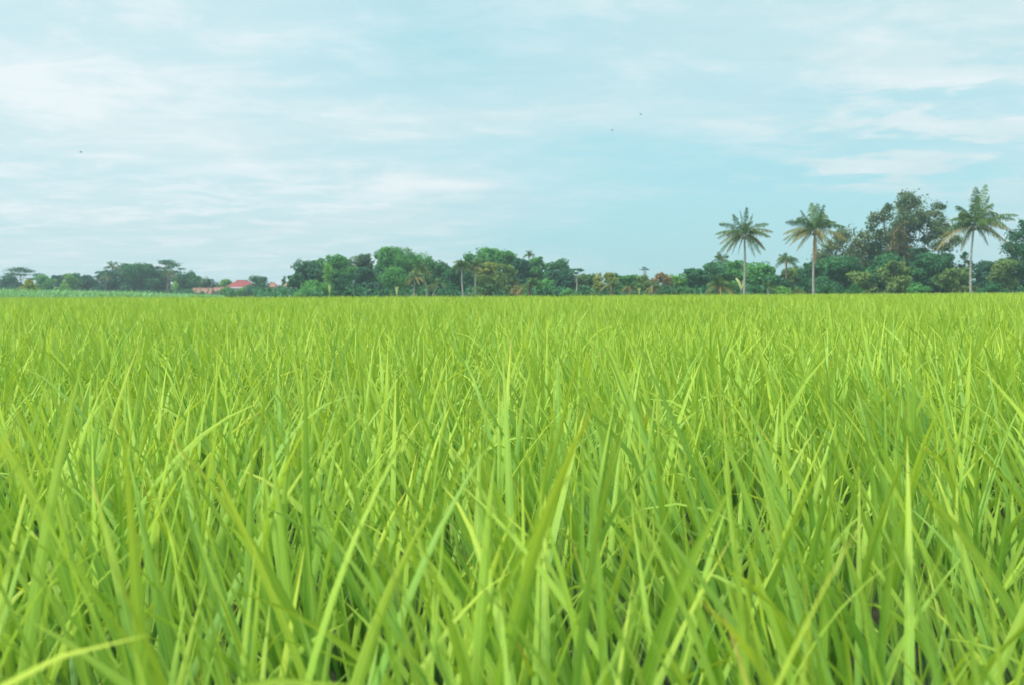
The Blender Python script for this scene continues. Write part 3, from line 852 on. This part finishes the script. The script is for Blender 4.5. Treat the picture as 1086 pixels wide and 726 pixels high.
tree('dark open flat-topped tree at the left of the right-hand wood', 733, 281, 13, 186, 'blue', 'umbrella', .15, lobes=13, cover=1.6, tone=.5)
tree('dark tree beneath the dark flat-topped one', 738, 285, 17, 182, 'dark', 'broad', .02, tone=.4)
palm('dark palm crown rising left of the tallest left coconut palm', 765, 765, 278, 14, 204, nrand=20, nuts=0, trunk_r=.2, old=.05, up=.6, name='palm', rachis=24)
tree('dark green tree under the dark palm crown', 757, 278, 19, 188, 'dark', 'broad', .03, tone=.5)
palm('low oil palm with pinkish lower fronds left of the first coconut palm', 764, 764, 305, 22, 152, nrand=26, nuts=0, trunk_r=.35, old=.5, name='oil_palm', rachis=28, bark='bark')
banana('banana plant with two pale upright leaves at the foot of the first coconut palm', 786, 294, 10, 150, n=2, mat='pale_leaf', upright=.9)
tree('green bushy tree just left of the first coconut palm trunk', 783, 276, 17, 186, 'green', 'broad', .03, tone=.45)
tree('bright green rounded tree right of the first coconut palm trunk', 808, 279, 19, 180, 'green', 'broad', .03, tone=.6)
tree('olive tree beneath the small brown palm', 838, 284, 18, 182, 'olive', 'broad', .03, tone=.5)
tree('dark green low tree behind the bright fern-leaved plant', 822, 292, 16, 176, 'dark', 'broad', .02, tone=.55)
palm('bright yellow-green ferny young palm at the field edge between two coconut palms', 815, 815, 307, 12, 146, nrand=16, nuts=0, trunk_r=.15, old=.0, up=.9, name='young_palm', rachis=22)
shrub('light green shrub right of the ferny young palm', 829, 303, 9, 150, 'bright', tone=.4)

# ------------------------------------------------------------------ the three tall coconut palms and the small one
palm('leftmost tall coconut palm with even star-shaped crown and straight trunk', 789, 789.5, 250, 30, 150,
     tips=[(1, 29), (-13, 22), (-25, 13), (-31, -3), (-30, 2), (-19, -20), (-6, -20), (10, -23), (20, -13), (29, -1), (25, 12), (8, 23), (-5, 27), (30, 4), (-26, -9), (16, -20)],
     nrand=13, trunk_r=.19, old=.3, nuts=8, curve=.12)
palm('middle tall coconut palm with a long brown dead frond hanging down its trunk', 863, 864, 246, 32, 148,
     tips=[(-2, 31), (4, 30), (-17, 22), (-31, 10), (-34, -2), (-28, -14), (-19, -20), (29, 5), (30, -10), (10, 22), (-22, 14), (14, -20), (22, 10), (-30, -8), (5, 27)],
     nrand=13, trunk_r=.19, old=.55, nuts=8, dead=4, curve=-.1)
palm('rightmost tall coconut palm with upswept windblown fronds and slightly leaning trunk', 1030, 1033, 241, 38, 146,
     tips=[(3, 42), (10, 44), (-21, 22), (-24, 8), (-20, -2), (-10, -20), (14, -19), (36, -24), (43, 12), (36, -3), (24, 26), (-6, 30), (18, 33), (-18, 14), (30, -10), (-23, 14), (42, 8)],
     nrand=11, trunk_r=.18, old=.35, nuts=8, curve=-.25)
palm('small brownish palm between the left and middle tall coconut palms', 834, 834, 277, 15, 176, nrand=26, trunk_r=.2, old=.25, nuts=0, name='palm', bark='bark', rachis=24)

# ------------------------------------------------------------------ right-hand wood
tree('open greyish tree behind the middle coconut palm with leaves browning at the top', 893, 246, 25, 176, 'brown', 'open', .25, cover=1.5, tone=.55, clumps=[(901,248,8),(893,253,8),(885,262,8),(874,270,8),(913,259,8),(905,266,9),(917,249,6),(880,276,11),(897,278,12),(912,274,9),(922,262,5)], bark='bark_pale', tx=889)
tree('dense green tree in front of the greyish tree', 890, 272, 24, 170, 'dark', 'broad', .05, tone=.6, lobes=18)
tree('dark tree just right of the middle coconut palm trunk', 856, 279, 17, 180, 'dark', 'broad', .04, tone=.4)
tree('olive small tree with drooping fronds between the two big leafy trees', 914, 288, 15, 164, 'olive', 'broad', .05, tone=.65)
tree('tallest tree of the wood with a ragged see-through grey-brown crown', 958, 204, 36, 172, 'brown', 'open', .38, cover=1.45, tone=.45, clumps=[(965,207,6),(954,213,8),(975,215,8),(964,218,8),(944,220,5),(930,233,7),(939,229,7),(926,241,4),(995,219,6),(1002,225,5),(985,228,8),(951,233,10),(966,232,10),(976,240,8),(956,246,11),(942,250,9),(999,237,7),(1008,244,7),(992,249,6),(1012,254,5),(1000,258,5),(982,232,6),(991,243,7),(983,253,7),(1005,262,6),(988,263,7),(976,228,6),(1001,248,6),(936,260,9),(952,260,11),(966,254,9),(972,270,9),(986,240,6),(960,268,9),(931,250,6)], tx=962, trunk_r=.35)
tree('dark tree filling the grove low behind the tallest ragged tree', 962, 262, 26, 186, 'dark', 'broad', .03, tone=.5)
tree('greyish tree at the left shoulder of the tallest ragged tree', 928, 262, 15, 178, 'grey', 'broad', .05, tone=.55)
tree('slender rust-leaved tree standing before the tallest ragged tree', 952, 238, 12, 168, 'rust', 'open', .5, cover=.9, tone=.2, clumps=[(955,240,5),(948,247,5),(957,252,5),(950,258,5),(945,264,4),(960,262,4)])
tree('dense dark green tree under the tallest tree, left side', 940, 270, 20, 166, 'dark', 'broad', .03, tone=.6, lobes=18)
tree('dense olive tree with yellowish sprigs under the tallest tree', 948, 277, 16, 160, 'olive', 'broad', .05, tone=.7, lobes=14)
tree('dense dark green tree under the tallest tree, right side', 984, 268, 20, 166, 'dark', 'broad', .03, tone=.5, lobes=18)
tree('small dark tree left behind the rightmost coconut palm trunk', 1018, 268, 14, 178, 'dark', 'open', .1, cover=1.9, tone=.45, lobes=14)
tree('yellowish green bush-like tree left of the rightmost coconut palm trunk', 1012, 284, 17, 160, 'olive', 'broad', .02, tone=.6)
tree('low dark blue-green tree right of the rightmost coconut palm trunk', 1042, 277, 19, 176, 'blue', 'broad', .03, tone=.5)
tree('rounded light olive tree near the right edge of the picture', 1063, 275, 16, 170, 'olive', 'broad', .03, tone=.6)
tree('tall dark tree cut off by the right edge of the picture', 1086, 236, 20, 172, 'dark', 'open', .05, cover=2.2, tone=.35, clumps=[(1082,238,4),(1078,249,6),(1070,262,7),(1080,266,8),(1074,279,9),(1084,288,10),(1090,247,9),(1096,262,12),(1092,280,14),(1066,292,8),(1080,300,9)])
tree('dark green tree closing the gap left of the rightmost coconut palm', 1003, 268, 16, 184, 'dark', 'broad', .03, tone=.5)
tree('mid green tree closing the gap beside the olive drooping tree', 918, 276, 17, 184, 'green', 'broad', .03, tone=.3)
tree('dark leafy tree between the small brown palm and the middle coconut palm', 868, 272, 15, 190, 'dark', 'broad', .03, tone=.5)
shrub('light green shrub low between dense trees right of the middle coconut palm', 905, 301, 9, 152, 'green', tone=.7)
shrub('bright shrub at the foot of the tallest tree', 975, 300, 12, 152, 'green', tone=.5)
shrub('low green shrub at the foot of the greyish tree', 876, 303, 9, 152, 'green', tone=.5)
shrub('olive shrub near the field edge left of the middle coconut palm', 846, 305, 10, 154, 'olive', tone=.7)
shrub('dark shrub near the field edge right of the rightmost coconut palm', 1052, 300, 14, 154, 'dark', tone=.6)
shrub('dark green shrub at the field edge under the small brown palm', 800, 304, 10, 156, 'dark', tone=.6)

# stray light stalks at the field edge
banana('slanting pale blade sticking up at the field edge before the left hump', 421, 303, 3, 120, n=2, mat='pale_leaf', name='young_plant', cat='plant', upright=1.0, wide=.10)


# ------------------------------------------------------------------ birds
def bird(label, px, py, d, span=.8, roll=.3):
    c = pt(px, py, d)
    root = thing('bird', label, 'bird', c)
    root.rotation_euler = (0, roll, .5)
    g = Geo()
    z = np.linspace(-1, 1, 9)
    tube(g, np.stack([z * .22, z * 0, z * .02], 1), np.array([.01, .03, .055, .065, .06, .055, .05, .04, .01]), 8)
    g.build('body', M['bird'], root)
    for sg in (-1, 1):
        g = Geo(); s = np.linspace(0, 1, 6)[:, None]
        c0 = np.concatenate([-.05 * s + .08, sg * s * span / 2, .16 * np.sin(s * 2.6)], 1)
        ch = np.concatenate([.13 * (1 - s ** 2) + .02, 0 * s, 0 * s], 1)
        v = np.stack([c0 + ch, c0 + ch * .2 + [0, 0, .018], c0 - ch], 1).reshape(-1, 3)
        i0 = np.arange(5)[:, None] * 3
        g.add(v, np.concatenate([i0 + [0, 1, 4, 3], i0 + [1, 2, 5, 4]]))
        g.build('wing', M['bird'], root)
    g = Geo(); g.add([(-.2, -.02, 0), (-.2, .02, 0), (-.36, .07, .01), (-.36, -.07, .01)], [(0, 1, 2, 3)]); g.build('tail', M['bird'], root)


bird('tiny dark bird gliding alone in the sky at upper left', 85.5, 161.5, 170, .65, .2)
bird('tiny bird in the pale clouds, the upper of two near the centre', 679.5, 121.5, 190, .3, .4)
bird('tiny bird in the pale clouds, the lower of two near the centre', 649, 138, 200, .3, .9)

# ------------------------------------------------------------------ haze
HAZE = True
if HAZE:
    g = Geo(); box(g, -330, 330, -20, 560, -1.0, 36)
    m, nt = new_mat('haze_air')
    out = nt.nodes.new('ShaderNodeOutputMaterial'); pv = nt.nodes.new('ShaderNodeVolumePrincipled')
    pv.inputs['Color'].default_value = (0.72, 0.93, 1.0, 1); pv.inputs['Density'].default_value = 0.0006
    pv.inputs['Anisotropy'].default_value = 0.3
    nt.links.new(pv.outputs[0], out.inputs['Volume'])
    tag(g.build('haze', m, smooth=False), 'thin bluish humid air over the field', 'haze', kind='stuff')

# ------------------------------------------------------------------ sky
EL, AZ = 52.0, 240.0            # sun elevation; compass bearing of the sun (0 = +Y, clockwise)
world = bpy.data.worlds.new('World'); scene.world = world
world.use_nodes = True
nt = world.node_tree; nt.nodes.clear(); N, L = nt.nodes, nt.links


def math_(op, a, b=None, c=None, clamp=False):
    n = N.new('ShaderNodeMath'); n.operation = op; n.use_clamp = clamp
    for i, v in enumerate((a, b, c)):
        if v is None: continue
        if isinstance(v, (int, float)): n.inputs[i].default_value = v
        else: L.new(v, n.inputs[i])
    return n.outputs[0]


def mixc(f, a, b):
    n = N.new('ShaderNodeMix'); n.data_type = 'RGBA'
    for i, v in ((0, f), (6, a), (7, b)):
        if isinstance(v, (int, float)): n.inputs[i].default_value = v
        elif isinstance(v, tuple): n.inputs[i].default_value = (*v, 1)
        else: L.new(v, n.inputs[i])
    return n.outputs[2]


out = N.new('ShaderNodeOutputWorld'); bgn = N.new('ShaderNodeBackground')
bgn.inputs['Strength'].default_value = 0.1
sky = N.new('ShaderNodeTexSky'); sky.sky_type = 'NISHITA'; sky.sun_disc = False
sky.sun_elevation = R(EL); sky.sun_rotation = R(AZ)
sky.air_density = 1.0; sky.dust_density = 1.0; sky.ozone_density = 1.0
tcn = N.new('ShaderNodeTexCoord'); sp = N.new('ShaderNodeSeparateXYZ'); L.new(tcn.outputs['Generated'], sp.inputs[0])
X_, Y_, Z_ = sp.outputs
zc = math_('MAXIMUM', Z_, 0.0)
den = math_('ADD', zc, 0.10)
U = math_('DIVIDE', X_, den); V = math_('DIVIDE', Y_, den)


def cloud_noise(su, sv, off, scale, detail, rough, dist, lo, hi):
    cb = N.new('ShaderNodeCombineXYZ')
    L.new(math_('MULTIPLY', U, su), cb.inputs[0]); L.new(math_('MULTIPLY', V, sv), cb.inputs[1]); cb.inputs[2].default_value = off
    nz = N.new('ShaderNodeTexNoise'); nz.inputs['Scale'].default_value = scale; nz.inputs['Detail'].default_value = detail
    nz.inputs['Roughness'].default_value = rough; nz.inputs['Distortion'].default_value = dist
    L.new(cb.outputs[0], nz.inputs['Vector'])
    mr = N.new('ShaderNodeMapRange'); mr.interpolation_type = 'SMOOTHSTEP'
    mr.inputs[1].default_value = lo; mr.inputs[2].default_value = hi
    L.new(nz.outputs['Fac'], mr.inputs[0])
    return mr.outputs[0]


def spot(px, py, wx, wy, soft=1.0):
    """Soft patch of sky round a direction; wx, wy in degrees."""
    v = cam_rot @ Vector(((px - 543) / FPX, -(py - 363) / FPX, -1.0)); v.normalize()
    az, el = math.atan2(v.x, v.y), math.asin(v.z)
    A = math_('ARCTAN2', X_, Y_); E = math_('ARCSINE', Z_)
    a = math_('DIVIDE', math_('SUBTRACT', A, az), R(wx)); e = math_('DIVIDE', math_('SUBTRACT', E, el), R(wy))
    d2 = math_('ADD', math_('MULTIPLY', a, a), math_('MULTIPLY', e, e))
    return math_('EXPONENT', math_('MULTIPLY', d2, -1.0))


veil = cloud_noise(.34, .75, 3.0, 1.1, 8, .6, .6, .33, .68)
streak = cloud_noise(.42, 1.0, 8.0, 1.5, 11, .66, 1.1, .42, .70)
mottle = cloud_noise(1.25, 1.5, 21.0, 2.3, 12, .66, .5, .42, .68)
puff = cloud_noise(1.0, 1.2, 14.0, 1.8, 11, .62, .3, .44, .58)
# thinner cloud: right of centre and above the middle
gap = math_('ADD', math_('MULTIPLY', spot(735, 250, 12, 3.2), .90), math_('MULTIPLY', spot(480, 45, 7, 2.6), .45))
gap = math_('ADD', gap, math_('MULTIPLY', spot(900, 190, 14, 6), .58))
gap = math_('ADD', gap, math_('MULTIPLY', spot(640, 152, 6, .9), .40))
gap = math_('ADD', gap, math_('MULTIPLY', spot(130, 178, 9, 1.0), .20))
cover = math_('SUBTRACT', math_('ADD', math_('ADD', math_('MULTIPLY', veil, .42), math_('MULTIPLY', mottle, .2)), .60), gap)
cover = math_('ADD', cover, math_('MULTIPLY', puff, math_('ADD', math_('ADD', math_('MULTIPLY', spot(990, 165, 8, 2.4), .95), math_('MULTIPLY', spot(985, 90, 8, 3.5), .6)), math_('MULTIPLY', spot(880, 185, 5, .7), .9))))
cover = math_('ADD', cover, math_('MULTIPLY', spot(445, 196, 3.4, .5), .6))
cover = math_('MINIMUM', math_('MAXIMUM', cover, .0), 1.0)
hsv = N.new('ShaderNodeHueSaturation'); hsv.inputs['Saturation'].default_value = 0.8
L.new(sky.outputs[0], hsv.inputs['Color'])
blue = mixc(.78, hsv.outputs[0], (2.25, 4.65, 5.1))
grey = (3.7, 4.95, 5.2)
white = (5.2, 5.7, 5.9)
bright = math_('ADD', math_('MULTIPLY', streak, .42), math_('MULTIPLY', mottle, .38))
bright = math_('ADD', bright, math_('MULTIPLY', spot(40, 30, 20, 10), .50))
bright = math_('ADD', bright, math_('MULTIPLY', spot(150, 212, 18, 2.2), math_('ADD', .15, math_('MULTIPLY', mottle, .5))))
bright = math_('ADD', bright, math_('MULTIPLY', spot(445, 196, 2.4, .34), math_('ADD', .8, math_('MULTIPLY', streak, 1.0))))
bright = math_('ADD', bright, math_('MULTIPLY', spot(218, 183, 1.8, .25), .9))
bright = math_('ADD', bright, math_('MULTIPLY', puff, math_('ADD', math_('MULTIPLY', spot(1010, 110, 6, 2.5), .4), math_('MULTIPLY', spot(880, 185, 4, .6), .4))))
bright = math_('SUBTRACT', bright, math_('MULTIPLY', spot(205, 234, 2.2, .35), .5))
bright = math_('SUBTRACT', bright, math_('MULTIPLY', spot(540, 214, 4, .5), .5))
bright = math_('MINIMUM', math_('MAXIMUM', bright, 0), 1.3)
cloud = mixc(bright, grey, white)
full = mixc(cover, blue, cloud)
L.new(full, bgn.inputs['Color']); L.new(bgn.outputs[0], out.inputs[0])

sun = bpy.data.lights.new('sun', 'SUN'); sun.energy = 3.1; sun.angle = R(16); sun.color = (1, .95, .86)
so = bpy.data.objects.new('sun', sun); COL.objects.link(so)
sd = Vector((math.sin(R(AZ)) * math.cos(R(EL)), math.cos(R(AZ)) * math.cos(R(EL)), math.sin(R(EL))))
so.rotation_euler = sd.to_track_quat('Z', 'Y').to_euler()

# ------------------------------------------------------------------ render settings
vs = scene.view_settings
scene.display_settings.display_device = 'sRGB'
vs.view_transform = 'Standard'; vs.look = 'None'; vs.gamma = 1.0; vs.exposure = 0.74; vs.use_curve_mapping = False
scene.render.engine = 'CYCLES'
scene.cycles.max_bounces = 8
scene.cycles.diffuse_bounces = 4
scene.cycles.transmission_bounces = 6
scene.cycles.volume_bounces = 0
scene.cycles.use_denoising = True
scene.cycles.adaptive_threshold = 0.02
